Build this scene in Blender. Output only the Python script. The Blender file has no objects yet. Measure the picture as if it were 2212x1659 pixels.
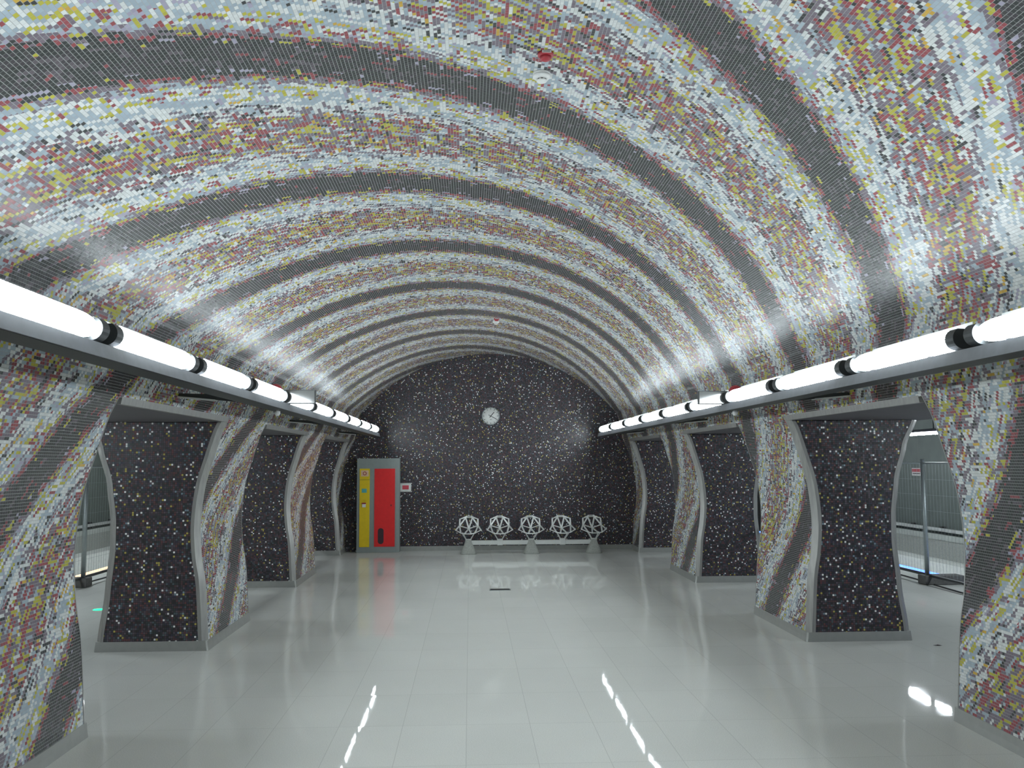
import bpy, bmesh, math, random
from mathutils import Vector, Matrix
random.seed(7)
SC = bpy.context.scene
COL = SC.collection
PI = math.pi

# ------------------------------------------------------------------ camera, world, exposure
CAM_YAW, CAM_PITCH, CAM_ROLL = .04683, .08656, -.00503
CAM_POS = Vector((-.4551, 0.0, 2.0))
F_PX = 1950.0
def camera():
    cy, sy = math.cos(CAM_YAW), math.sin(CAM_YAW); cp, sp = math.cos(CAM_PITCH), math.sin(CAM_PITCH)
    fwd = Vector((sy*cp, cy*cp, sp)); right = Vector((cy, -sy, 0)); up = right.cross(fwd)
    cr, sr = math.cos(CAM_ROLL), math.sin(CAM_ROLL)
    r2 = right*cr + up*sr; u2 = up*cr - right*sr
    cam = bpy.data.cameras.new('camera'); o = bpy.data.objects.new('camera', cam)
    m = Matrix((r2, u2, -fwd)).transposed().to_4x4(); m.translation = CAM_POS
    o.matrix_world = m
    cam.sensor_width = 36.0; cam.lens = 36.0*F_PX/2212.0; cam.clip_start = .05; cam.clip_end = 200
    COL.objects.link(o); SC.camera = o
camera()
W = bpy.data.worlds.new('world'); SC.world = W; W.use_nodes = True
W.node_tree.nodes['Background'].inputs[0].default_value = (.6, .7, .8, 1)
W.node_tree.nodes['Background'].inputs[1].default_value = 0.0
SC.view_settings.view_transform = 'Standard'; SC.view_settings.look = 'None'
SC.view_settings.gamma = 1.0; SC.view_settings.exposure = 0.0
SC.view_settings.use_curve_mapping = False
TUBE_POWER = 9.0      # bare tube behind the lens
LENS_POWER = 39.0       # frosted lens facing the hall
PLATFORM_POWER = 320.0

# ------------------------------------------------------------------ node helpers / materials
class NT:
    def __init__(s, name):
        s.m = bpy.data.materials.new(name); s.m.use_nodes = True
        s.t = s.m.node_tree; s.n = s.t.nodes; s.l = s.t.links
        s.b = s.n['Principled BSDF']
    def node(s, typ, **kw):
        nd = s.n.new(typ)
        for k, v in kw.items(): setattr(nd, k, v)
        return nd
    def put(s, sock, v):
        if isinstance(v, bpy.types.NodeSocket): s.l.new(v, sock)
        elif v is not None: sock.default_value = v
    def math(s, op, a, b=None, c=None):
        nd = s.node('ShaderNodeMath', operation=op)
        for i, v in enumerate((a, b, c)): s.put(nd.inputs[i], v)
        return nd.outputs[0]
    def vmath(s, op, a, b=None, scale=None):
        nd = s.node('ShaderNodeVectorMath', operation=op)
        s.put(nd.inputs[0], a); s.put(nd.inputs[1], b)
        if scale is not None: s.put(nd.inputs[3], scale)
        return nd.outputs[0]
    def xyz(s, x, y, z=0.0):
        nd = s.node('ShaderNodeCombineXYZ')
        for i, v in enumerate((x, y, z)): s.put(nd.inputs[i], v)
        return nd.outputs[0]
    def sep(s, v):
        nd = s.node('ShaderNodeSeparateXYZ'); s.l.new(v, nd.inputs[0]); return nd.outputs
    def uv(s, name): return s.node('ShaderNodeUVMap', uv_map=name).outputs[0]
    def white(s, vec):
        nd = s.node('ShaderNodeTexWhiteNoise', noise_dimensions='3D'); s.l.new(vec, nd.inputs['Vector'])
        return nd.outputs['Value'], nd.outputs['Color']
    def ramp(s, fac, stops, interp='CONSTANT'):
        nd = s.node('ShaderNodeValToRGB'); r = nd.color_ramp; r.interpolation = interp
        while len(r.elements) < len(stops): r.elements.new(0.5)
        for e, (p, c) in zip(r.elements, stops): e.position = p; e.color = (*c, 1)
        s.put(nd.inputs[0], fac); return nd.outputs[0]
    def mix(s, f, a, b):
        nd = s.node('ShaderNodeMix', data_type='RGBA'); s.put(nd.inputs[0], f)
        s.put(nd.inputs[6], a if isinstance(a, bpy.types.NodeSocket) else (*a, 1))
        s.put(nd.inputs[7], b if isinstance(b, bpy.types.NodeSocket) else (*b, 1))
        return nd.outputs[2]
    def mixf(s, f, a, b):
        nd = s.node('ShaderNodeMix', data_type='FLOAT'); s.put(nd.inputs[0], f); s.put(nd.inputs[2], a); s.put(nd.inputs[3], b)
        return nd.outputs[0]
    def jitter_normal(s, color, amount):
        g = s.node('ShaderNodeNewGeometry').outputs['Normal']
        j = s.vmath('SCALE', s.vmath('SUBTRACT', color, (.5, .5, .5)), scale=amount)
        s.l.new(s.vmath('NORMALIZE', s.vmath('ADD', g, j)), s.b.inputs['Normal'])

def plain(name, col, rough=.5, metal=0.0, noise=.08, scale=14.0, spec=.5):
    n = NT(name)
    t = n.node('ShaderNodeTexNoise'); t.inputs['Scale'].default_value = scale; t.inputs['Detail'].default_value = 4
    n.l.new(n.node('ShaderNodeTexCoord').outputs['Object'], t.inputs['Vector'])
    a = tuple(c*(1-noise) for c in col); b = tuple(min(1, c*(1+noise)) for c in col)
    n.l.new(n.ramp(t.outputs[0], [(.3, a), (.7, b)], 'LINEAR'), n.b.inputs['Base Color'])
    n.b.inputs['Roughness'].default_value = rough; n.b.inputs['Metallic'].default_value = metal
    n.b.inputs['Specular IOR Level'].default_value = spec
    return n.m
def glow(name, col, strength):
    n = NT(name)
    n.b.inputs['Base Color'].default_value = (*col, 1)
    n.b.inputs['Emission Color'].default_value = (*col, 1); n.b.inputs['Emission Strength'].default_value = strength
    return n.m

def steel_mat():
    n = NT('brushed_steel')
    t = n.node('ShaderNodeTexNoise'); t.inputs['Scale'].default_value = 30; t.inputs['Detail'].default_value = 3
    mp = n.node('ShaderNodeMapping'); mp.inputs['Scale'].default_value = (1, 1, .12)
    n.l.new(n.node('ShaderNodeTexCoord').outputs['Object'], mp.inputs[0]); n.l.new(mp.outputs[0], t.inputs['Vector'])
    n.l.new(n.ramp(t.outputs[0], [(.3, (.29, .29, .28)), (.7, (.37, .37, .35))], 'LINEAR'), n.b.inputs['Base Color'])
    n.b.inputs['Metallic'].default_value = .6; n.b.inputs['Roughness'].default_value = .45
    return n.m

STRIPE_P = 2.26     # spacing of the dark spiral stripes along the hall
def swirl_mat():
    n = NT('spiral_mosaic')
    s = n.sep(n.uv('tile')); ph = n.sep(n.uv('phase'))[0]
    u = n.math('DIVIDE', s[0], .0215); row = n.math('FLOOR', u)
    # the tile columns step along the spiral from row to row
    v = n.math('DIVIDE', n.math('SUBTRACT', s[1], n.math('MULTIPLY', row, .92*.0215)), .028)
    col = n.math('FLOOR', v)
    # colour patches of several tiles, of mixed sizes
    cA = col
    shA = n.math('MULTIPLY', n.white(n.xyz(cA, 3.7, 1.3))[0], 3.0)
    rA = n.math('FLOOR', n.math('DIVIDE', n.math('ADD', row, shA), 3.0))
    shB = n.math('MULTIPLY', n.white(n.xyz(row, 9.1, 2.2))[0], 3.0)
    cB = n.math('FLOOR', n.math('DIVIDE', n.math('ADD', col, shB), 3.0)); rB = row
    hA, kA = n.white(n.xyz(cA, rA, 11.5)); hB, kB = n.white(n.xyz(cB, rB, 27.5)); hF, kF = n.white(n.xyz(col, row, 43.5))
    useA = n.math('LESS_THAN', n.sep(kA)[2], .46); useB = n.math('LESS_THAN', n.sep(kB)[2], .60)
    h = n.mixf(useA, n.mixf(useB, hF, hB), hA)
    kc = n.mix(useA, n.mix(useB, kF, kB), kA); k = n.sep(kc)
    # distance from the middle of the nearest dark stripe
    w = n.math('MODULO', n.math('ADD', ph, STRIPE_P*40.5), STRIPE_P)
    d = n.math('ABSOLUTE', n.math('SUBTRACT', w, STRIPE_P/2))
    j = n.math('SUBTRACT', k[0], .5)
    d1 = n.math('ADD', d, n.math('MULTIPLY', j, .17))
    d2 = n.math('ADD', d, n.math('MULTIPLY', j, .42))
    white, pale, lil = (.63, .655, .64), (.335, .405, .46), (.34, .32, .41)
    yel, red, pur, blk = (.43, .40, .05), (.27, .062, .072), (.175, .145, .175), (.04, .043, .045)
    dark = n.ramp(h, [(0, (.030, .034, .034)), (.55, (.045, .042, .048)), (.88, (.10, .085, .10)), (.97, (.22, .06, .07))])
    edge = n.ramp(h, [(0, (.17, .14, .17)), (.52, red), (.78, (.05, .05, .05)), (.90, lil), (.965, yel)])
    light = n.ramp(h, [(0, white), (.34, pale), (.64, lil), (.69, yel), (.85, red), (.945, pur)])
    multi = n.ramp(h, [(0, yel), (.19, red), (.40, pur), (.70, blk), (.77, pale), (.91, white), (.97, (.55, .35, .06))])
    c = n.mix(n.math('GREATER_THAN', d2, .66), light, multi)
    c = n.mix(n.math('LESS_THAN', d1, .285), c, edge)
    c = n.mix(n.math('LESS_THAN', d1, .215), c, dark)
    c = n.vmath('SCALE', c, scale=n.math('ADD', .90, n.math('MULTIPLY', n.sep(kF)[1], .2)))
    g = n.math('MAXIMUM', n.math('LESS_THAN', n.math('FRACT', u), .12), n.math('LESS_THAN', n.math('FRACT', v), .035))
    c = n.mix(g, c, (.30, .31, .30))
    n.l.new(c, n.b.inputs['Base Color'])
    n.put(n.b.inputs['Roughness'], n.mixf(g, .27, .85))
    n.b.inputs['Specular IOR Level'].default_value = .45
    n.jitter_normal(kF, .05)
    return n.m
def dark_mosaic_mat():
    n = NT('dark_mosaic')
    s = n.sep(n.uv('tile'))
    u = n.math('DIVIDE', s[0], .0225); v = n.math('DIVIDE', s[1], .0225)
    fu = n.math('FLOOR', u); fv = n.math('FLOOR', v)
    h, k = n.white(n.xyz(fu, fv, 5.5))
    c = n.ramp(h, [(0, (.021, .019, .021)), (.18, (.044, .033, .042)), (.38, (.026, .033, .034)), (.50, (.066, .034, .036)),
                   (.60, (.027, .025, .043)), (.70, (.070, .056, .070)), (.82, (.095, .035, .038)), (.87, (.055, .08, .09)),
                   (.925, (.15, .21, .25)), (.945, (.34, .29, .07)), (.968, (.62, .63, .62))])
    g = n.math('MAXIMUM', n.math('LESS_THAN', n.math('FRACT', u), .12), n.math('LESS_THAN', n.math('FRACT', v), .12))
    c = n.vmath('SCALE', c, scale=1.42)
    n.l.new(n.mix(g, c, (.02, .021, .021)), n.b.inputs['Base Color'])
    n.put(n.b.inputs['Roughness'], n.mixf(g, .30, .8)); n.b.inputs['Specular IOR Level'].default_value = .5
    n.jitter_normal(k, .07)
    return n.m
def floor_mat():
    n = NT('terrazzo_floor')
    p = n.sep(n.node('ShaderNodeTexCoord').outputs['Object'])
    u = n.math('DIVIDE', p[0], .4855); v = n.math('DIVIDE', n.math('SUBTRACT', p[1], 8.05), .93)
    h, hk = n.white(n.xyz(n.math('FLOOR', u), n.math('FLOOR', v), 2.5))
    t = n.node('ShaderNodeTexNoise'); t.inputs['Scale'].default_value = 160; t.inputs['Detail'].default_value = 2
    t2 = n.node('ShaderNodeTexNoise'); t2.inputs['Scale'].default_value = 1.3; t2.inputs['Detail'].default_value = 6
    oc = n.node('ShaderNodeTexCoord').outputs['Object']
    n.l.new(oc, t.inputs['Vector']); n.l.new(oc, t2.inputs['Vector'])
    c = n.ramp(t.outputs[0], [(.32, (.59, .605, .57)), (.5, (.69, .705, .665)), (.70, (.745, .755, .72))], 'LINEAR')
    val = n.math('ADD', n.math('ADD', .93, n.math('MULTIPLY', h, .035)), n.math('MULTIPLY', t2.outputs[0], .09))
    c = n.vmath('SCALE', c, scale=val)
    fu = n.math('FRACT', u); fv = n.math('FRACT', v)
    g = n.math('MAXIMUM', n.math('LESS_THAN', fu, .0085), n.math('LESS_THAN', fv, .0045))
    c = n.mix(n.math('MULTIPLY', g, .38), c, (.26, .27, .26))
    n.l.new(c, n.b.inputs['Base Color'])
    n.put(n.b.inputs['Roughness'], n.math('ADD', -.005, n.math('MULTIPLY', t2.outputs[0], .07)))
    n.b.inputs['Specular IOR Level'].default_value = .055
    # each slab lies a hair out of level, and its polish is slightly wavy
    t3 = n.node('ShaderNodeTexNoise'); t3.inputs['Scale'].default_value = 9; t3.inputs['Detail'].default_value = 2
    n.l.new(oc, t3.inputs['Vector'])
    n.jitter_normal(n.vmath('ADD', n.vmath('SCALE', hk, scale=.55), n.vmath('SCALE', t3.outputs['Color'], scale=.45)), .016)
    return n.m
def panel_mat():
    n = NT('tunnel_panels')
    p = n.sep(n.node('ShaderNodeTexCoord').outputs['Object'])
    g = n.math('LESS_THAN', n.math('FRACT', n.math('DIVIDE', p[1], 1.25)), .012)
    t = n.node('ShaderNodeTexNoise'); t.inputs['Scale'].default_value = 2.5; t.inputs['Detail'].default_value = 5
    n.l.new(n.node('ShaderNodeTexCoord').outputs['Object'], t.inputs['Vector'])
    c = n.ramp(t.outputs[0], [(.3, (.082, .10, .089)), (.7, (.105, .125, .112))], 'LINEAR')
    n.l.new(n.mix(g, c, (.13, .14, .13)), n.b.inputs['Base Color']); n.b.inputs['Roughness'].default_value = .6
    return n.m

M = dict(
    swirl=swirl_mat(), dark=dark_mosaic_mat(), floor=floor_mat(), steel=steel_mat(), panel=panel_mat(),
    plinth=plain('satin_steel_plinth', (.40, .41, .39), .42, .6, .05),
    greysteel=plain('grey_painted_steel', (.27, .31, .30), .5, .1, .04),
    yellow=plain('yellow_paint', (.80, .58, .010), .45, 0, .04),
    red=plain('red_paint', (.74, .022, .024), .42, 0, .04),
    redplastic=plain('red_plastic', (.36, .03, .042), .4),
    black=plain('black_plastic', (.02, .018, .02), .45),
    maroon=plain('dark_slot', (.045, .02, .028), .6),
    white=plain('white_plastic', (.74, .75, .73), .4),
    offwhite=plain('off_white_enamel', (.62, .64, .62), .35, 0, .03),
    alu=plain('white_lacquered_aluminium', (.66, .68, .66), .35, .15, .03),
    concrete=plain('grey_concrete', (.33, .345, .315), .8, 0, .12, 30),
    darkconc=plain('dark_concrete', (.10, .10, .095), .85, 0, .2, 18),
    tray=plain('grey_lamp_tray', (.15, .16, .175), .5, .2),
    darkmetal=plain('dark_metal', (.045, .05, .052), .5, .3),
    galv=plain('galvanised_steel', (.30, .34, .34), .45, .6),
    soffit=plain('dark_soffit_paint', (.13, .122, .135), .7),
    ceil2=plain('platform_ceiling', (.10, .12, .13), .8),
    teal=plain('teal_sticker', (.09, .42, .42), .5),
    peach=plain('peach_sticker', (.75, .52, .34), .5),
    pink=plain('pink_red_display', (.60, .07, .10), .35),
    screen=plain('pale_screen', (.085, .088, .085), .10, 0, .02),
    label=plain('printed_label', (.55, .54, .52), .6),
    ink=plain('dark_grey_ink', (.09, .09, .09), .6),
    pale=plain('pale_ledge', (.82, .84, .80), .6),
    ceilstrip=plain('grey_wall_strip', (.42, .45, .42), .6),
    rubber=plain('rubber_cable', (.02, .02, .022), .6),
    tube=glow('fluorescent_tube', (.84, .94, 1.0), TUBE_POWER),
    lens=glow('frosted_lamp_lens', (.86, .95, 1.0), LENS_POWER),
    ptube=glow('platform_tube', (.86, .95, 1.0), PLATFORM_POWER),
    blue=glow('blue_edge_light', (.06, .16, 1.0), 5.0),
    orange=glow('warm_edge_light', (1.0, .62, .36), 1.6),
    green=glow('green_marker_light', (0.0, .85, .36), 1.3),
)
g = NT('clear_cover'); g.b.inputs['Base Color'].default_value = (.9, .95, .93, 1); g.b.inputs['Roughness'].default_value = .05
g.b.inputs['Transmission Weight'].default_value = 1.0; M['glass'] = g.m

# ------------------------------------------------------------------ mesh helpers
class MB:
    def __init__(s): s.bm = bmesh.new(); s.mats = []; s.cur = 0
    def mat(s, m):
        if m not in s.mats: s.mats.append(m)
        s.cur = s.mats.index(m); return s
    def face(s, vs, smooth=False):
        try: f = s.bm.faces.new(vs)
        except ValueError: return None
        f.material_index = s.cur; f.smooth = smooth; return f
    def v(s, *p): return s.bm.verts.new(p)
    def box(s, x0, x1, y0, y1, z0, z1, bevel=0.0):
        return s.prism([(x0, y0), (x1, y0), (x1, y1), (x0, y1)], z0, z1, bevel)
    def prism(s, poly, z0, z1, bevel=0.0):
        lo = [s.v(x, y, z0) for x, y in poly]; hi = [s.v(x, y, z1) for x, y in poly]; n = len(poly)
        fs = [s.face(lo[::-1]), s.face(hi)] + [s.face((lo[i], lo[(i+1) % n], hi[(i+1) % n], hi[i])) for i in range(n)]
        if bevel:
            es = {e for f in fs if f for e in f.edges}
            r = bmesh.ops.bevel(s.bm, geom=list(es), offset=bevel, segments=2, affect='EDGES', profile=.6)
            for f in r['faces']: f.material_index = s.cur
        return s
    def extr(s, poly, axis, a, b, smooth=False):
        """closed 2D outline swept along an axis: 'y' outline is (x,z); 'x' outline is (y,z)"""
        mk = (lambda p, t: (p[0], t, p[1])) if axis == 'y' else (lambda p, t: (t, p[0], p[1]))
        A = [s.v(*mk(p, a)) for p in poly]; B = [s.v(*mk(p, b)) for p in poly]; n = len(poly)
        s.face(A); s.face(B[::-1])
        for i in range(n): s.face((A[i], B[i], B[(i+1) % n], A[(i+1) % n]), smooth)
        return s
    def bar(s, p, q, w, t, up=(0, 0, 1)):
        p, q = Vector(p), Vector(q); d = (q-p).normalized(); up = Vector(up)
        if abs(d.dot(up)) > .98: up = Vector((0, 1, 0))
        a = d.cross(up).normalized()*w/2; b = a.cross(d).normalized()*t/2
        A = [s.bm.verts.new(p+x*a+y*b) for x, y in ((-1, -1), (1, -1), (1, 1), (-1, 1))]
        B = [s.bm.verts.new(q+x*a+y*b) for x, y in ((-1, -1), (1, -1), (1, 1), (-1, 1))]
        s.face(A[::-1]); s.face(B)
        for i in range(4): s.face((A[i], A[(i+1) % 4], B[(i+1) % 4], B[i]))
        return s
    def tube(s, pts, r, n=10, caps=True):
        pts = [Vector(p) for p in pts]; rings = []
        rs = r if isinstance(r, (list, tuple)) else [r]*len(pts)
        for i, p in enumerate(pts):
            d = (pts[min(i+1, len(pts)-1)]-pts[max(i-1, 0)]).normalized()
            up = Vector((0, 0, 1)) if abs(d.z) < .95 else Vector((1, 0, 0))
            a = d.cross(up).normalized(); b = a.cross(d)
            rings.append([s.bm.verts.new(p+(a*math.cos(2*PI*k/n)+b*math.sin(2*PI*k/n))*rs[i]) for k in range(n)])
        for A, B in zip(rings, rings[1:]):
            for k in range(n): s.face((A[k], A[(k+1) % n], B[(k+1) % n], B[k]), True)
        if caps: s.face(rings[0][::-1]); s.face(rings[-1])
        return s
    def lathe(s, prof, c=(0, 0, 0), axis='z', n=28, flip=1):
        """prof is (radius, height); closed at radius 0"""
        def mk(r, h, t):
            x, y = r*math.cos(t), r*math.sin(t); h *= flip
            return {'z': (c[0]+x, c[1]+y, c[2]+h), 'y': (c[0]+x, c[1]+h, c[2]+y), 'x': (c[0]+h, c[1]+x, c[2]+y)}[axis]
        rings = []
        for r, h in prof:
            rings.append([s.v(*mk(0, h, 0))] if r < 1e-6 else [s.v(*mk(r, h, 2*PI*k/n)) for k in range(n)])
        for A, B in zip(rings, rings[1:]):
            for k in range(n):
                k2 = (k+1) % n
                if len(A) == 1 and len(B) == 1: continue
                if len(A) == 1: s.face((A[0], B[k2], B[k]), True)
                elif len(B) == 1: s.face((A[k], A[k2], B[0]), True)
                else: s.face((A[k], A[k2], B[k2], B[k]), True)
        return s
    def loft(s, sections, smooth=False, cap=True):
        R = [[s.v(*p) for p in sec] for sec in sections]; n = len(R[0])
        for A, B in zip(R, R[1:]):
            for k in range(n): s.face((A[k], A[(k+1) % n], B[(k+1) % n], B[k]), smooth)
        if cap: s.face(R[0][::-1]); s.face(R[-1])
        return s
    def build(s, name, parent=None, loc=(0, 0, 0), mat=None, uvfn=None, normals=True):
        if mat is not None: s.mats = [mat]
        if normals: bmesh.ops.recalc_face_normals(s.bm, faces=s.bm.faces)
        if uvfn:
            t = s.bm.loops.layers.uv.new('tile'); p = s.bm.loops.layers.uv.new('phase')
            for f in s.bm.faces:
                for l in f.loops:
                    a, b, c = uvfn(l.vert.co, f); l[t].uv = (a, b); l[p].uv = (c, 0)
        me = bpy.data.meshes.new(name); s.bm.to_mesh(me); s.bm.free()
        for m in s.mats: me.materials.append(m)
        o = bpy.data.objects.new(name, me); o.location = loc; COL.objects.link(o)
        if parent is not None: o.parent = parent
        return o
def tag(o, label=None, cat=None, group=None, kind=None):
    for k, v in (('label', label), ('category', cat), ('group', group), ('kind', kind)):
        if v: o[k] = v
    return o
def empty(name, loc, label, cat, group=None):
    o = bpy.data.objects.new(name, None); o.location = loc; o.empty_display_size = .2; COL.objects.link(o)
    return tag(o, label, cat, group)
def dup(root, loc, label, group=None):
    r = root.copy(); COL.objects.link(r); r.location = loc; r['label'] = label
    if group: r['group'] = group
    for ch in list(root.children):
        c = ch.copy(); COL.objects.link(c); c.parent = r
        for gch in list(ch.children):
            d = gch.copy(); COL.objects.link(d); d.parent = c
    return r
def struct(mb, name, mat=None, uvfn=None, normals=True):
    return tag(mb.build(name, mat=mat, uvfn=uvfn, normals=normals), kind='structure')

# ------------------------------------------------------------------ hall profile (x, z), from the crown down to the floor
RV, ZC, XK = 3.85, .67, 2.96
LOWZ = 2.505
def catmull(P, n=8):
    o = []
    for i in range(len(P)-1):
        p0, p1, p2, p3 = (Vector(P[max(i-1, 0)]), Vector(P[i]), Vector(P[i+1]), Vector(P[min(i+2, len(P)-1)]))
        for k in range(n):
            t = k/n
            o.append(.5*(2*p1 + (p2-p0)*t + (2*p0-5*p1+4*p2-p3)*t*t + (3*p1-p0-3*p2+p3)*t**3))
    o.append(Vector(P[-1])); return o
aK = math.asin(XK/RV)
ARC = [Vector((RV*math.sin(aK*i/60), ZC+RV*math.cos(aK*i/60))) for i in range(61)]
LOW = catmull([tuple(ARC[-2]), tuple(ARC[-1]), (3.02, 2.95), (3.05, 2.75), (3.11, 2.5), (3.17, 2.38), (3.27, 2.06), (3.355, 1.75),
               (3.395, 1.35), (3.375, 1.0), (3.325, .69), (3.285, .12), (3.27, 0)])[8:]
PROF = ARC[:-1]+LOW
SS = [0.0]
for a, b in zip(PROF, PROF[1:]): SS.append(SS[-1]+(b-a).length)
def at_z(z):
    """(x, s) of the lower inner profile at height z"""
    for i in range(len(PROF)-1):
        a, b = PROF[i], PROF[i+1]
        if a.y >= z >= b.y:
            t = (a.y-z)/max(1e-9, a.y-b.y); return a.x+(b.x-a.x)*t, SS[i]+(SS[i+1]-SS[i])*t
    return PROF[-1].x, SS[-1]
def outer_x(z):
    T = [(0, 4.47), (.12, 4.455), (.6, 4.395), (1.1, 4.355), (1.4, 4.36), (1.79, 4.41), (2.18, 4.52), (2.47, 4.65), (2.8, 4.8)]
    for (a, xa), (b, xb) in zip(T, T[1:]):
        if a <= z <= b:
            t = (z-a)/(b-a); t = t*t*(3-2*t)*.5+t*.5; return xa+(xb-xa)*t
    return T[-1][1]
def lerp_table(T, x):
    if x <= T[0][0]: return T[0][1]
    for (a, va), (b, vb) in zip(T, T[1:]):
        if x <= b: return va+(vb-va)*(x-a)/(b-a)
    return T[-1][1]
def phase(side, s, y):
    if side < 0:
        near = lerp_table([(3.2, 0), (4.0, -.37), (4.8, -.40), (6.2, -.70)], s)
        far = lerp_table([(3.2, 0), (4.1, -.40), (5.3, -.85), (6.5, -.95)], s)
    else:
        near = 0.0
        far = lerp_table([(3.3, 0), (4.0, -.75), (6.5, -.88)], s)
    w = min(1, max(0, (y-7.3)/2.0))
    return y - .92*side*s - (near+(far-near)*w) - 6.25
YB, YE = -5.0, 20.9        # hall extent along its axis

# ------------------------------------------------------------------ the setting
def vault():
    mb = MB(); ys = [YB+i*(YE-YB)/52 for i in range(53)]
    cs = [(p, s) for p, s in zip(PROF, SS) if p.y > LOWZ]; xl, sl = at_z(LOWZ); cs.append((Vector((xl, LOWZ)), sl))
    line = [(-p.x, p.y, -s) for p, s in cs[::-1]] + [(p.x, p.y, s) for p, s in cs[1:]]
    grid = [[mb.v(x, y, z) for x, z, s in line] for y in ys]
    smap = {}
    for r in grid:
        for v, (x, z, s) in zip(r, line): smap[v] = s
    uvt = mb.bm.loops.layers.uv.new('tile'); uvp = mb.bm.loops.layers.uv.new('phase')
    for A, B in zip(grid, grid[1:]):
        for i in range(len(line)-1):
            f = mb.face((A[i], A[i+1], B[i+1], B[i]), True)
            for l in f.loops:
                s = smap[l.vert]; y = l.vert.co.y; sd = -1 if s < 0 else 1
                l[uvt].uv = (s, y); l[uvp].uv = (phase(sd, abs(s), y), 0)
    # outer concrete back of the shell
    mb.mat(M['swirl']); mb.mat(M['darkconc'])
    back = [(x*1.045+math.copysign(.02, x), z+.35) for x, z, s in line]
    bg = [[mb.v(x, y, z) for x, z in back] for y in ys]
    for A, B in zip(bg, bg[1:]):
        for i in range(len(back)-1): mb.face((B[i], B[i+1], A[i+1], A[i]))
    return struct(mb, 'ceiling', normals=False)
vault()
EDGE_L, EDGE_R = 7.52, 7.76
fl = MB().mat(M['floor']).box(-EDGE_L, EDGE_R, YB, 34, -.25, 0)
struct(fl, 'floor')
# end wall of dark mosaic, a solid block behind its face
mb = MB().mat(M['dark']); prof_in = [(-4.4, 0), (4.4, 0), (4.4, 4.85), (-4.4, 4.85)]
mb.extr(prof_in, 'y', YE, 34)
struct(mb, 'wall_back', uvfn=lambda c, f: (c.x, c.z, 0))
struct(MB().mat(M['darkconc']).box(-12, 12, YB-.3, YB, -1.4, 4.9), 'wall_bounce_front')  # unseen wall added behind the camera to bounce light into the hall
struct(MB().mat(M['darkconc']).box(-12, 12, 34, 34.3, -1.4, 4.9), 'wall_far')
for sd, nm in ((-1, 'left'), (1, 'right')):
    mb = MB()
    X0, X1 = 11.55, 11.85
    mb.mat(M['panel']).box(min(sd*X0, sd*X1), max(sd*X0, sd*X1), YB, 34, -1.4, 4.9)
    struct(mb, 'wall_'+nm)
    # lower wainscot and pale ledge of the tunnel wall
    a, b = sd*11.49, sd*11.55
    struct(MB().mat(M['concrete']).box(min(a, b), max(a, b), YB, 34, -.50, -.02), 'trim_wainscot_'+nm)
    a, b = sd*11.46, sd*11.55
    struct(MB().mat(M['ceilstrip']).box(min(a, b), max(a, b), YB, 34, -.02, .12), 'trim_rail_strip_'+nm)
    a, b = sd*11.0, sd*11.55
    struct(MB().mat(M['pale']).box(min(a, b), max(a, b), YB, 34, -1.1, -.50), 'trim_ledge_'+nm)
    # track trench
    a, b = sd*(EDGE_R if sd > 0 else EDGE_L), sd*11.6
    struct(MB().mat(M['pale']).box(min(a, b), max(a, b), YB, 34, -1.4, -1.1), 'floor_trench_'+nm)
    # passage soffit and platform ceiling
    mb = MB().mat(M['soffit'])
    P = [(3.16, 2.46), (4.72, 2.46), (4.72, 3.25), (11.9, 3.25), (11.9, 3.4), (4.6, 3.4), (4.6, 2.60), (3.16, 2.60)]
    mb.extr([(sd*x, z) for x, z in P], 'y', YB, 34); struct(mb, 'ceiling_platform_'+nm)

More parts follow.
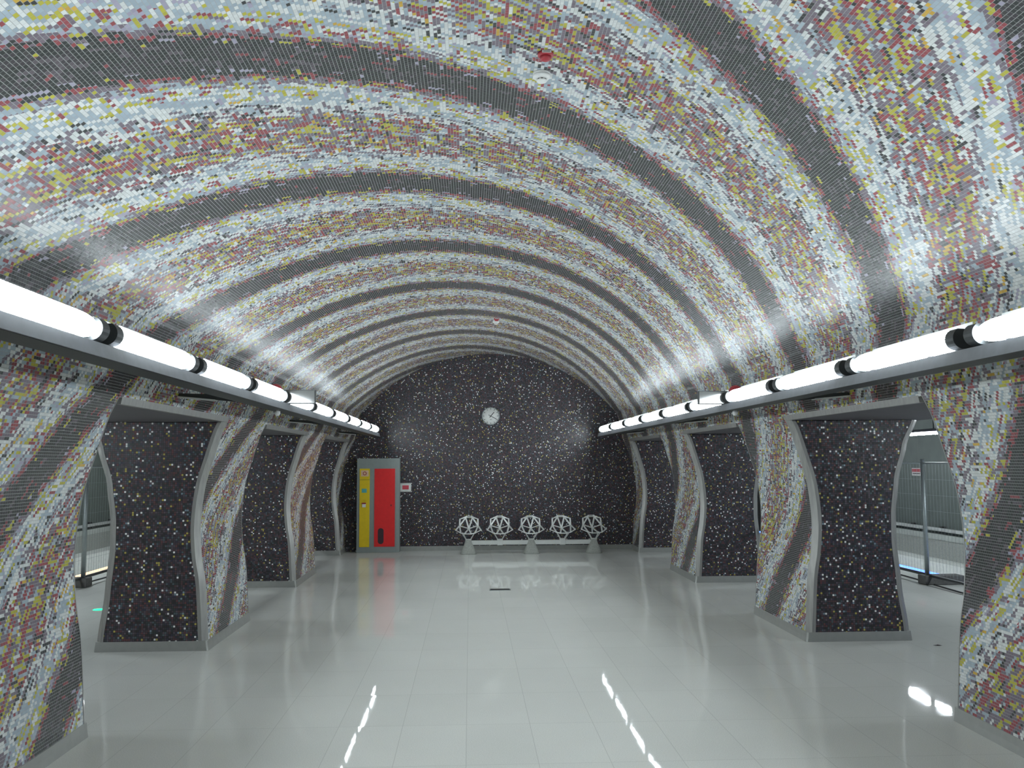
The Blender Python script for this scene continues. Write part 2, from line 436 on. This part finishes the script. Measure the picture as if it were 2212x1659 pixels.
# ------------------------------------------------------------------ pillars
PIL = [(.10, 2.03), (5.07, 7.00), (10.05, 11.94), (15.00, 16.93), (20.05, YE-.002)]
PL_H = .105
CH = .055
def pillar(sd, y0, y1, label, half=False):
    root = empty('mosaic_pillar', (sd*3.87, (y0+y1)/2, 0), label, 'pillar', 'mosaic pillars between the hall and the platforms')
    cx, cy = root.location.x, root.location.y
    zs = [PL_H+(2.445-PL_H)*i/36 for i in range(37)]
    zt = zs+[LOWZ]
    def xy(z): return at_z(z)[0], outer_x(z)
    def sec(z, pts): return [(sd*x-cx, y-cy, z) for x, y in pts]
    far = y1 if not half else y1
    # shaft: the patterned faces with chamfered corners
    mb = MB().mat(M['swirl']); S = []
    zs = zs+[LOWZ]
    ch1 = 0.0 if half else CH
    for z in zs:
        a, b = xy(z)
        S.append(sec(z, [(a+CH, y0+.006), (b-CH, y0+.006), (b, y0+CH), (b, far-ch1), (b-CH, far-.006), (a+CH, far-.006), (a, far-ch1), (a, y0+CH)]))
    mb.loft(S, smooth=False)
    def uvf(c, f):
        x, s = at_z(max(0, c.z)); y = c.y+cy
        return (sd*s, y, phase(sd, s, y))
    mb.build('mosaic_shaft', root, uvfn=uvf)
    # dark cladding on the end faces
    ends = [y0] if half else [y0, y1]
    for e in ends:
        din = .016 if e == y0 else -.016
        mb = MB().mat(M['dark']); S = []
        for z in zs:
            a, b = xy(z); S.append(sec(z, [(a+CH+.03, e), (b-CH-.02, e), (b-CH-.02, e+din), (a+CH+.03, e+din)]))
        mb.loft(S)
        o = mb.build('dark_end_face', root, uvfn=lambda c, f: (c.x+cx, c.z, 0)); o['label'] = 'dark mosaic end face'
    # steel strips covering the corners
    for e in ends:
        sg = 1 if e == y0 else -1
        for inner in (True, False):
            mb = MB().mat(M['steel']); S = []
            for z in zs:
                a, b = xy(z)
                if inner: p = [(a-.002, e+sg*CH*1.15), (a-.003, e+sg*(CH-.004)), (a+CH-.004, e-sg*.004), (a+CH+.035, e-sg*.004), (a+CH+.035, e+sg*.01), (a+CH, e+sg*.012), (a+.012, e+sg*CH)]
                else: p = [(b+.002, e+sg*CH*1.15), (b+.003, e+sg*(CH-.004)), (b-CH+.004, e-sg*.004), (b-CH-.025, e-sg*.004), (b-CH-.025, e+sg*.01), (b-CH, e+sg*.012), (b-.012, e+sg*CH)]
                S.append(sec(z, p))
            mb.loft(S); mb.build('steel_edge_strip', root)['label'] = 'brushed steel corner strip'
    # plinth
    mb = MB().mat(M['plinth']); S = []
    for z in (0, PL_H*.5, PL_H):
        a, b = xy(z); w = .004
        S.append(sec(z, [(a+CH*.3-w, y0-w), (b-CH*.3+w, y0-w), (b+w, y0+CH*.3-w), (b+w, far if half else far-CH*.3+w), (b-CH*.3+w, far if half else far+w), (a+CH*.3-w, far if half else far+w), (a-w, far if half else far-CH*.3+w), (a-w, y0+CH*.3-w)]))
    mb.loft(S); mb.build('steel_plinth', root)['label'] = 'steel skirting at the foot'
    return root
WHERE = ['pillar beside the camera on the {s} row, before the frame edge',
         'nearest {s} pillar, its coloured mosaic face cut by the frame edge',
         'second {s} pillar, full dark speckled face and coloured hall face in view',
         'third {s} pillar, partly hidden behind the second {s} one',
         'half pillar joined to the dark end wall on the {s}']
for sd, nm in ((-1, 'left'), (1, 'right')):
    for i, (a, b) in enumerate(PIL):
        if i == 0 : continue
        pillar(sd, a, b, WHERE[i].format(s=nm), half=(i == 4))
# steel band along the foot of each lintel
spans = [(YB, .10)] + [(PIL[i][1], PIL[i+1][0]) for i in range(len(PIL)-1)]
spans = [(2.03, 5.07), (7.0, 10.05), (11.94, 15.0), (16.93, 20.05), (YB, 2.03)]
k = 1
for sd in (-1, 1):
    for (a, b) in spans:
        xa = at_z(LOWZ)[0]; xb = at_z(2.44)[0]
        mb = MB().mat(M['steel']); mb.extr([(sd*(xa-.006), LOWZ+.01), (sd*(xa+.005), 2.457), (sd*(xa+.045), 2.457), (sd*(xa+.045), LOWZ+.01)], 'y', a, b)
        struct(mb, 'trim_%d' % k); k += 1
# skirting of the end wall
struct(MB().mat(M['plinth']).box(-2.04, 3.27, YE-.02, YE, 0, .105), 'baseboard_back')

# ------------------------------------------------------------------ lamp rails, strip lamps
LX, LZ = 2.45, 2.72
RZ = 2.64           # top of the lamp tray
def rail(sd, nm, y0, y1):
    r = empty('lamp_rail', (sd*LX, (y0+y1)/2, RZ), 'long grey lamp rail running the whole %s side of the hall' % nm, 'lamp rail', 'lamp rails under the vault')
    cy = (y0+y1)/2
    def P(pts): return [(sd*x, z) for x, z in pts]
    MB().mat(M['tray']).extr(P([(-.050, -.001), (-.072, -.080), (-.060, -.080), (-.042, -.016), (.16, -.016), (.16, -.001)]), 'y', y0-cy, y1-cy).build('tray', r)['label'] = 'pale grey tray with a slanted front lip'
    MB().mat(M['darkmetal']).extr(P([(-.035, -.016), (-.035, -.075), (.14, -.075), (.14, -.016)]), 'y', y0-cy, y1-cy).build('cable_duct', r)['label'] = 'dark underside duct'
    for yb in (3.3, 8.27, 13.3, 18.3):
        w = yb-cy
        o = MB().mat(M['darkmetal']).extr(P([(.14, -.080), (.655, -.030), (.655, -.004), (.14, -.02)]), 'y', w-.03, w+.03).build('bracket', r)
        MB().mat(M['alu']).extr(P([(.30, -.075), (.655, -.042), (.655, -.030), (.30, -.062)]), 'y', w-.05, w+.05).build('bracket_lit_flange', o)  # pale flange colour stands in for light along the bracket's lower edge
    return r
rail(-1, 'left', YB+.05, 19.55); rail(1, 'right', YB+.05, 20.0)
def strip_lamp(sd, y, L, label):
    """y is the far end; root sits on the tray"""
    root = empty('strip_lamp', (sd*LX, y-L/2, RZ), label, 'lamp', 'strip lamps on the %s rail' % ('left' if sd < 0 else 'right'))
    h = L/2; zz = LZ-RZ; RL = .066
    # frosted lens: convex towards the hall, plain white at the back
    mb = MB().mat(M['lens']); n = 11; rings = []
    ends = [(-h, .86), (-h+.01, .97), (-h+.03, 1.0), (0, 1), (h-.20, 1.0), (h-.13, .965), (h-.07, .87), (h-.03, .74), (h-.01, .58), (h, .40)]
    for t, sc in ends:
        ring = []
        for k in range(n):
            a = math.radians(-95+160*k/(n-1))
            ring.append(mb.v(sd*(.010-RL*sc*math.cos(a)), t, zz+RL*sc*math.sin(a)))
        rings.append(ring)
    for A, B in zip(rings, rings[1:]):
        for k in range(n-1): mb.face((A[k], A[k+1], B[k+1], B[k]), True)
    mb.mat(M['white'])
    for A, B in zip(rings, rings[1:]): mb.face((A[0], B[0], B[-1], A[-1]))
    mb.face(rings[0]); mb.face(rings[-1])
    mb.build('frosted_lens', root)
    MB().mat(M['tube']).tube([(sd*.040, -h+.03, zz+.040), (sd*.040, h-.03, zz+.040)], .013, 8).build('fluorescent_tube', root)
    MB().mat(M['white']).extr([(sd*.125, 0), (sd*.131, 0), (sd*.131, zz+.112), (sd*.125, zz+.112)], 'y', -h, h).build('reflector', root)
    for e in (-1, 1):
        sec = [(sd*(.012-(RL-.001)*math.cos(math.radians(q))), zz+(RL-.001)*math.sin(math.radians(q))) for q in range(-90, 61, 15)] + [(sd*.12, zz+.05), (sd*.12, .002)]
        MB().mat(M['darkmetal']).extr(sec, 'y', e*(h+.001), e*(h+.095)).build('end_cap', root)
    for e in (-.6, .6):
        MB().mat(M['darkmetal']).box(-.012, .012, e*h-.02, e*h+.02, 0, zz-.068).build('foot', root)
    return root
ORD = ['first', 'second', 'third', 'fourth', 'fifth', 'sixth', 'seventh', 'eighth', 'ninth', 'tenth', 'eleventh', 'twelfth', 'thirteenth', 'fourteenth', 'fifteenth']
def lamp_label(nm, i):
    if i == 0: return 'lit strip lamp on the %s rail, the one next to the dark end wall' % nm
    return 'lit strip lamp on the %s rail, %s counting from the dark end wall' % (nm, ORD[i])
protoL = protoR = None
for i in range(14):
    y = 19.46-1.625*i
    if y < -2.6: break
    if i == 0: protoL = strip_lamp(-1, y, 1.33, lamp_label('left', 0))
    else: dup(protoL, (-LX, y-.665, RZ), lamp_label('left', i))
for i in range(14):
    y = 19.90-1.66*i
    if y < -2.6: break
    if i == 0: protoR = strip_lamp(1, y, 1.36, lamp_label('right', 0))
    else: dup(protoR, (LX, y-.68, RZ), lamp_label('right', i))

# blank display boxes, alarm bells and small cameras at a gap between two lamps
for sd, nm, yb in ((-1, 'left', 9.855), (1, 'right', 10.09)):
    r = empty('display_box', (sd*2.295, yb, RZ), 'blank pale display box jutting from the %s lamp rail between two lamps' % nm, 'display', 'display boxes on the lamp rails')
    MB().mat(M['darkmetal']).box(-.17, .17, -.030, .034, .002, .152, .005).build('casing', r)
    MB().mat(M['screen']).box(-.164, .164, -.035, -.029, .008, .146, .002).build('screen', r)['label'] = 'glossy pale front'
    MB().mat(M['darkmetal']).box(min(sd*.10, sd*.19), max(sd*.10, sd*.19), -.015, .015, -.001, .004).build('mounting_plate', r)
    r = empty('alarm_bell', (sd*2.562, yb, RZ), 'round red alarm bell behind the gap beside the %s display box' % nm, 'alarm bell', 'red alarm bells on the lamp rails')
    MB().mat(M['redplastic']).lathe([(0, -.040), (.05, -.036), (.075, -.015), (.080, .012), (.080, .022), (0, .022)], (0, 0, .142), 'y').build('dome', r)
    MB().mat(M['darkmetal']).box(-.015, .015, .0, .02, .0, .08).build('stand', r)
    r = empty('rail_camera', (sd*2.50, yb-.16, 2.559), 'small white camera hanging under the %s lamp rail' % nm, 'camera', 'small cameras under the lamp rails')
    MB().mat(M['white']).lathe([(0, -.055), (.02, -.05), (.03, -.03), (.03, -.005), (0, -.005)], (0, 0, 0), 'z', 16).build('housing', r)
    MB().mat(M['white']).box(-.015, .015, -.015, .015, -.006, .006).build('mount', r)

# ------------------------------------------------------------------ platform lamps, edges, fences
for sd, nm in ((-1, 'left'), (1, 'right')):
    for j, yc in enumerate((2.2, 7.2, 12.2, 17.1, 22.1, 27.1)):
        X = sd*(8.2 if sd > 0 else 7.75)
        what = ['beside the camera', 'level with the nearest pillar', 'level with the second pillar', 'level with the third pillar', 'level with the end wall', 'far down the platform'][j]
        r = empty('platform_lamp', (X, yc, 2.5), 'lit tube lamp hanging over the %s platform edge, %s' % (nm, what), 'lamp', 'tube lamps over the platforms')
        MB().mat(M['ptube']).tube([(0, -.74, 0), (0, .74, 0)], .02, 10).build('tube', r)
        MB().mat(M['tray']).box(-.06, .06, -.85, .85, .035, .09, .006).build('housing', r)
        for e in (-.6, .6): MB().mat(M['darkmetal']).tube([(0, e, .09), (0, e, .75)], .008, 6).build('hanger', r)
    # edge light in the platform nosing
    e = EDGE_R if sd > 0 else EDGE_L; a, b = sd*(e-.05), sd*e
    o = MB().mat(M['blue'] if sd > 0 else M['orange']).box(min(a, b), max(a, b), -4.5, 33, .001, .016).build('edge_light_strip')
    tag(o, 'thin %s light strip along the %s platform edge' % ('blue' if sd > 0 else 'orange', nm), 'light strip')
    # pipe rail on the tunnel wall
    r = empty('wall_pipe', (sd*11.4, 15, .25), 'pale pipe running along the %s tunnel wall on dark clips' % nm, 'pipe', 'pipes on the tunnel walls')
    MB().mat(M['offwhite']).tube([(0, -19, 0), (0, 18.5, 0)], .045, 10).build('pipe', r)
    for yy in [-12+1.5*i for i in range(20)]:
        MB().mat(M['black']).box(min(0, sd*.13), max(0, sd*.13), yy-.03, yy+.03, -.08, .08, .01).build('clip', r)
def fence(sd, ypost, label, xf):
    r = empty('site_fence', (sd*xf, ypost, 0), label, 'fence', 'temporary fences on the platforms')
    y0, y1 = -3.45, 3.45
    def post(y):
        MB().mat(M['galv']).tube([(0, y, .05), (0, y, 2.02)], .035, 12).build('post', r)
    for y in (y0, 0.0, y1): post(y)
    for y in (y0, 0.0, y1):
        b = MB().mat(M['darkconc']); b.box(min(-sd*.1, sd*.55), max(-sd*.1, sd*.55), y-.13, y+.13, 0, .15, .02); b.build('foot_block', r)['label'] = 'dark rubber foot block'
    for nm, z, rad in (('top_rail', 1.955, .015), ('bottom_rail', .15, .024)):
        for a, b in ((y0, 0), (0, y1)): MB().mat(M['galv'] if z > 1 else M['darkmetal']).tube([(0, a, z), (0, b, z)], rad, 8).build(nm, r)
    for a, b in ((y0, 0.0), (0.0, y1)):
        m = MB().mat(M['galv']); n = 34
        for i in range(1, n):
            y = a+(b-a)*i/n; m.bar((0, y, .19), (0, y, 1.955), .0026, .0026)
        for z in [.19+.25*i for i in range(1, 7)]: m.bar((0, a, z), (0, b, z), .0026, .0026)
        o = m.build('wire_mesh', r); o['label'] = 'thin wire infill'
    return r
fence(1, 14.52, 'grey wire mesh site fence on the right platform, post in the opening', 6.95)
fence(-1, 15.35, 'grey wire mesh site fence on the left platform behind the nearest pillar', 6.80)
for sd, nm, xs in ((1, 'right', 7.0), (-1, 'left', 6.86)):
    pts = [(sd*(xs+.06*math.sin(y*1.3)), y, .012) for y in [10+.5*i for i in range(19)]]
    tag(MB().mat(M['rubber']).tube(pts, .011, 8).build('floor_cable'), 'black cable lying along the foot of the %s fence' % nm, 'cable', 'cables on the platform floor')
r = empty('fence_notice', (11.53, 23.82, 1.69), 'small reddish notice plate on the right tunnel wall behind the fence', 'notice')
MB().mat(M['label']).box(-.012, .006, -.25, .25, -.10, .10, .003).build('plate', r)
MB().mat(M['redplastic']).box(-.015, -.011, -.23, .23, .0, .08).build('red_field', r)
MB().mat(M['ink']).box(-.015, -.011, -.2, .2, -.06, -.03).build('printed_line', r)
o = MB().mat(M['green']).lathe([(0, .006), (.07, .006), (.08, 0)], (0, 0, .001), 'z', 20).build('floor_marker_light', loc=(-5.58, 12.95, 0))
tag(o, 'small green marker light in the floor of the left passage', 'floor light')
for (x, y, a, w) in ((4.81, 9.64, .3, .075), (4.60, 9.76, -.2, .05)):
    m = MB().mat(M['maroon']); m.loft([[(-w, 0, .002), (0, -.012, .002), (0, .012, .002)], [(0, -.012, .012), (w, 0, .003), (0, .012, .010)]])
    o = m.build('dry_leaf', loc=(x, y, 0)); o.rotation_euler.z = a
    tag(o, 'dark dry leaf on the floor %s' % ('close to the nearest right pillar' if x > 4.7 else 'lying on the side of the second right pillar'), 'leaf', 'leaves on the right passage floor')
# white and black striped barrier board seen through the gap between two right pillars
r = empty('barrier_board', (7.3, 21.3, 0), 'white board with black stripes in the gap behind the second right pillar', 'barrier')
for z0, z1, mt, nm in ((.70, 1.02, 'white', 'board'), (.30, .46, 'white', 'lower_board')):
    MB().mat(M[mt]).box(-.45, .45, -.015, .015, z0, z1, .004).build(nm, r)
for z in (.60, .50, .24): MB().mat(M['black']).box(-.45, .45, -.02, .0, z, z+.06).build('black_stripe', r)
for x in (-.4, .4): MB().mat(M['galv']).tube([(x, .02, 0), (x, .02, 1.0)], .018, 8).build('leg', r)

# ------------------------------------------------------------------ end wall: clock, cabinet, call panel, bench
def clock():
    r = empty('wall_clock', (.027, YE, 3.068), 'round white wall clock with dark hands above the bench', 'clock')
    Rr = .205
    MB().mat(M['galv']).lathe([(0, 0), (Rr, 0), (Rr+.004, -.03), (Rr, -.052), (Rr-.012, -.052), (Rr-.014, -.04), (0, -.04)], (0, 0, 0), 'y', 48).build('case', r)['label'] = 'thin grey rim'
    MB().mat(M['white']).lathe([(0, -.043), (Rr-.014, -.043), (Rr-.014, -.039), (0, -.039)], (0, 0, 0), 'y', 48).build('dial', r)
    for k in range(12):
        a = k*PI/6; s, c = math.sin(a), math.cos(a)
        MB().mat(M['ink']).bar((s*.150, -.0445, c*.150), (s*.182, -.0445, c*.182), .012, .002, (0, 1, 0)).build('hour_mark', r)
    m = MB().mat(M['ink']).box(-.02, .02, -.0455, -.0435, -.088, -.080); m.build('dial_print', r)
    a = math.radians(40); s, c = math.sin(a), math.cos(a)
    MB().mat(M['black']).bar((-s*.04, -.047, -c*.04), (s*.115, -.047, c*.115), .016, .003, (0, 1, 0)).build('hour_hand', r)
    a = math.radians(118); s, c = math.sin(a), math.cos(a)
    MB().mat(M['black']).bar((-s*.06, -.050, -c*.06), (s*.145, -.050, c*.145), .012, .003, (0, 1, 0)).build('minute_hand', r)
clock()
def cabinet():
    x0, x1, H, D = -3.00, -2.045, 2.105, .30
    r = empty('service_cabinet', ((x0+x1)/2, YE-D/2, 0), 'grey steel wall cabinet with narrow yellow and wide red doors', 'cabinet')
    cx = (x0+x1)/2; yf = -D/2
    MB().mat(M['greysteel']).box(x0-cx, x1-cx, yf, D/2, 0, H, .006).build('body', r)
    def X(px): return x0+(px-62)/(782-62)*(x1-x0)-cx        # across the front, from the photograph's spacing
    # yellow door
    d = MB().mat(M['yellow']).box(-.415, -.190, yf-.014, yf+.002, .125, 1.875, .003).build('yellow_door', r); d['label'] = 'narrow yellow door'
    MB().mat(M['black']).box(-.412, -.193, yf-.0155, yf-.013, 1.618, 1.624).build('seam', d)
    MB().mat(M['peach']).box(-.385, -.215, yf-.017, yf-.013, 1.70, 1.835).build('square_sticker', d)
    m = MB().mat(M['redplastic']); ring = []
    R1, R2 = .042, .027
    for k in range(24):
        a0, a1 = 2*PI*k/24, 2*PI*(k+1)/24
        P = [(-.302+R*math.cos(a), -yf, 1.767+R*math.sin(a)) for R, a in ((R1, a0), (R1, a1), (R2, a1), (R2, a0))]
        lo = [m.v(p[0], yf-.0165, p[2]) for p in P]; hi = [m.v(p[0], yf-.020, p[2]) for p in P]
        m.face(hi); 
        for q in range(4): m.face((lo[q], lo[(q+1) % 4], hi[(q+1) % 4], hi[q]))
    m.build('red_ring', d)
    MB().mat(M['teal']).box(-.365, -.255, yf-.017, yf-.013, 1.335, 1.425).build('teal_sticker', d)
    MB().mat(M['white']).box(-.352, -.272, yf-.035, yf-.012, 1.01, 1.085, .006).build('call_button', d)
    MB().mat(M['redplastic']).box(-.36, -.264, yf-.045, yf-.012, 1.085, 1.112, .005).build('button_hood', d)
    # red door
    d = MB().mat(M['red']).box(-.083, .378, yf-.014, yf+.002, .130, 1.872, .003).build('red_door', r); d['label'] = 'wide red door'
    poly = [(.066+.065*math.cos(a), .365+(.115 if math.sin(a) > 0 else -.115)+.062*math.sin(a)) for a in [2*PI*(k+.5)/24 for k in range(24)]]
    MB().mat(M['maroon']).extr(poly, 'y', yf-.017, yf-.010).build('oval_opening', d)
    MB().mat(M['maroon']).box(.285, .303, yf-.022, yf-.012, 1.03, 1.07, .003).build('door_latch', d)
cabinet()
r = empty('wall_call_panel', (-1.925, YE, 1.44), 'small white framed panel with a red display beside the cabinet', 'panel')
MB().mat(M['white']).box(-.125, .125, -.05, 0, -.085, .085, .008).build('frame', r)
MB().mat(M['pink']).box(-.072, .072, -.054, -.048, -.045, .048).build('display', r)['label'] = 'red display'
for z in (-.10, .085): MB().mat(M['offwhite']).box(-.145, .145, -.06, 0, z, z+.016, .004).build('ledge', r)

def bench():
    Y0 = 20.12; xs = [-.489+.692*i for i in range(5)]
    r = empty('seat_bench', (xs[2], Y0, 0), 'row of five white wire frame seats on one beam at the end wall', 'bench')
    cx = xs[2]
    MB().mat(M['alu']).box(xs[0]-cx, xs[4]-cx, -.045, .045, .195, .29, .008).build('beam', r)['label'] = 'white beam under the seats'
    for i in (0, 2, 4):
        x = xs[i]-cx; S = []
        for z, w, rd in ((0, .172, .06), (.012, .176, .07), (.05, .160, .06), (.15, .117, .05), (.25, .078, .035), (.302, .066, .03), (.31, .058, .03)):
            q = []
            for k in range(24):
                a = 2*PI*k/24; c, s = math.cos(a), math.sin(a); p = .55
                q.append((x+w*math.copysign(abs(c)**p, c), w*math.copysign(abs(s)**p, s), z))
            S.append(q)
        MB().mat(M['concrete']).loft(S, True).build('concrete_base', r)['label'] = 'tapered grey concrete foot'
    for i in (1, 3):
        x = xs[i]-cx
        MB().mat(M['alu']).box(x-.062, x+.062, -.055, .055, .185, .31, .01).build('beam_clamp', r)
    for i, X in enumerate(xs):
        x = X-cx; tw = (-.05, -.015, 0, .02, .05)[i]
        # -y faces the hall
        TL, TR = (-.075, .28, .775), (.075, .28, .775); UL, UR = (-.055, .31, .800), (.055, .31, .800)
        SL, SR = (-.200, .20, .745), (.200, .20, .745); ML, MR = (-.205, .16, .600), (.205, .16, .600)
        Hb = (0, .16, .535); AL, AR = (-.278, -.06, .520), (.278, -.06, .520)
        FL, FR = (-.155, -.22, .470), (.155, -.22, .470); GL, GR = (-.075, -.27, .452), (.075, -.27, .452)
        B = [(TL, TR), (TL, SL), (TR, SR), (SL, ML), (SR, MR), (TL, ML), (TR, MR), (TL, Hb), (TR, Hb), (ML, Hb), (MR, Hb),
             (UL, UR), (UL, SL), (UR, SR), (UL, TL), (UR, TR),
             (ML, AL), (MR, AR), (AL, FL), (AR, FR), (FL, GL), (FR, GR), (GL, GR), (Hb, GL), (Hb, GR), (ML, FL), (MR, FR)]
        m = MB().mat(M['alu'])
        for a, b in B:
            dd = Vector(b)-Vector(a)
            m.bar(a, b, .032, .016, up=(0, .35, .9) if abs(dd.z) < .1 else (0, 1, .1))
        for p in (TL, TR, SL, SR, ML, MR, Hb, AL, AR, FL, FR, GL, GR, UL, UR):
            m.lathe([(0, -.011), (.012, -.008), (.0145, 0), (.012, .008), (0, .011)], p, 'y', 8)
        o = m.build('seat_shell', r, loc=(x, 0, 0)); o.rotation_euler.z = tw
        m = MB().mat(M['alu'])
        for sx in (-1, 1):
            for fy in (-.14, .05): m.bar((sx*.13, fy, .46 if fy > 0 else .455), (sx*.05, -.0 + fy*.25, .315), .022, .012)
        m.box(-.066, .066, -.06, .06, .302, .322, .004)
        m.build('under_frame', o)
bench()
# floor outlet slot
r = empty('floor_outlet', (.015, 14.45, 0), 'small dark slotted outlet cover set in the hall floor', 'floor outlet')
MB().mat(M['galv']).box(-.165, .165, -.085, .085, 0, .006, .002).build('cover_frame', r)
MB().mat(M['black']).box(-.15, .15, -.07, .07, .004, .008).build('slot', r)

# ------------------------------------------------------------------ alarm and smoke detector pairs on the vault
def detectors(ya, yd, which):
    xa = .015; za = ZC+math.sqrt(RV**2-xa**2)
    r = empty('fire_sounder', (xa, ya, za), 'red fire sounder under the crown of the vault, %s' % which, 'fire alarm', 'red fire sounders on the vault'); r.scale = (.50, .50, .42)
    MB().mat(M['redplastic']).lathe([(0, 0), (.098, 0), (.098, -.045), (.085, -.055), (0, -.055)], (0, 0, 0), 'z', 32).build('base', r)
    MB().mat(M['redplastic']).lathe([(0, -.05), (.072, -.05), (.066, -.095), (.055, -.105), (0, -.105)], (0, 0, 0), 'z', 32).build('horn', r)
    o = MB().mat(M['label']).box(-.052, .062, -.102, -.097, -.043, -.006).build('label_plate', r); o['label'] = 'white printed tag'
    MB().mat(M['ink']).box(-.036, .046, -.1035, -.1015, -.029, -.020).build('print_line', o)
    r = empty('smoke_detector', (xa-.002, yd, za), 'white smoke detector under the crown of the vault, %s' % which, 'smoke detector', 'smoke detectors on the vault'); r.scale = (.54, .54, .46)
    MB().mat(M['white']).lathe([(0, 0), (.108, 0), (.108, -.022), (.100, -.030), (.108, -.034), (.106, -.062), (.085, -.080), (.062, -.086), (0, -.086)], (0, 0, 0), 'z', 36).build('base', r)
    MB().mat(M['ink']).lathe([(0, -.08), (.056, -.08), (.056, -.104), (0, -.104)], (0, 0, 0), 'z', 24).build('vent_ring', r)
    m = MB().mat(M['white'])
    for k in range(8):
        a = 2*PI*(k+.5)/8; m.bar((.06*math.cos(a), .06*math.sin(a), -.08), (.06*math.cos(a), .06*math.sin(a), -.106), .012, .010)
    m.build('vent_ribs', r)
    MB().mat(M['white']).lathe([(0, -.103), (.064, -.103), (.064, -.116), (.05, -.130), (0, -.134)], (0, 0, 0), 'z', 30).build('cap', r)
    MB().mat(M['label']).box(-.035, .03, -.1105, -.107, -.020, -.006).build('label_plate', r)
detectors(5.37, 5.66, 'the near one'); detectors(15.70, 15.98, 'the far one')
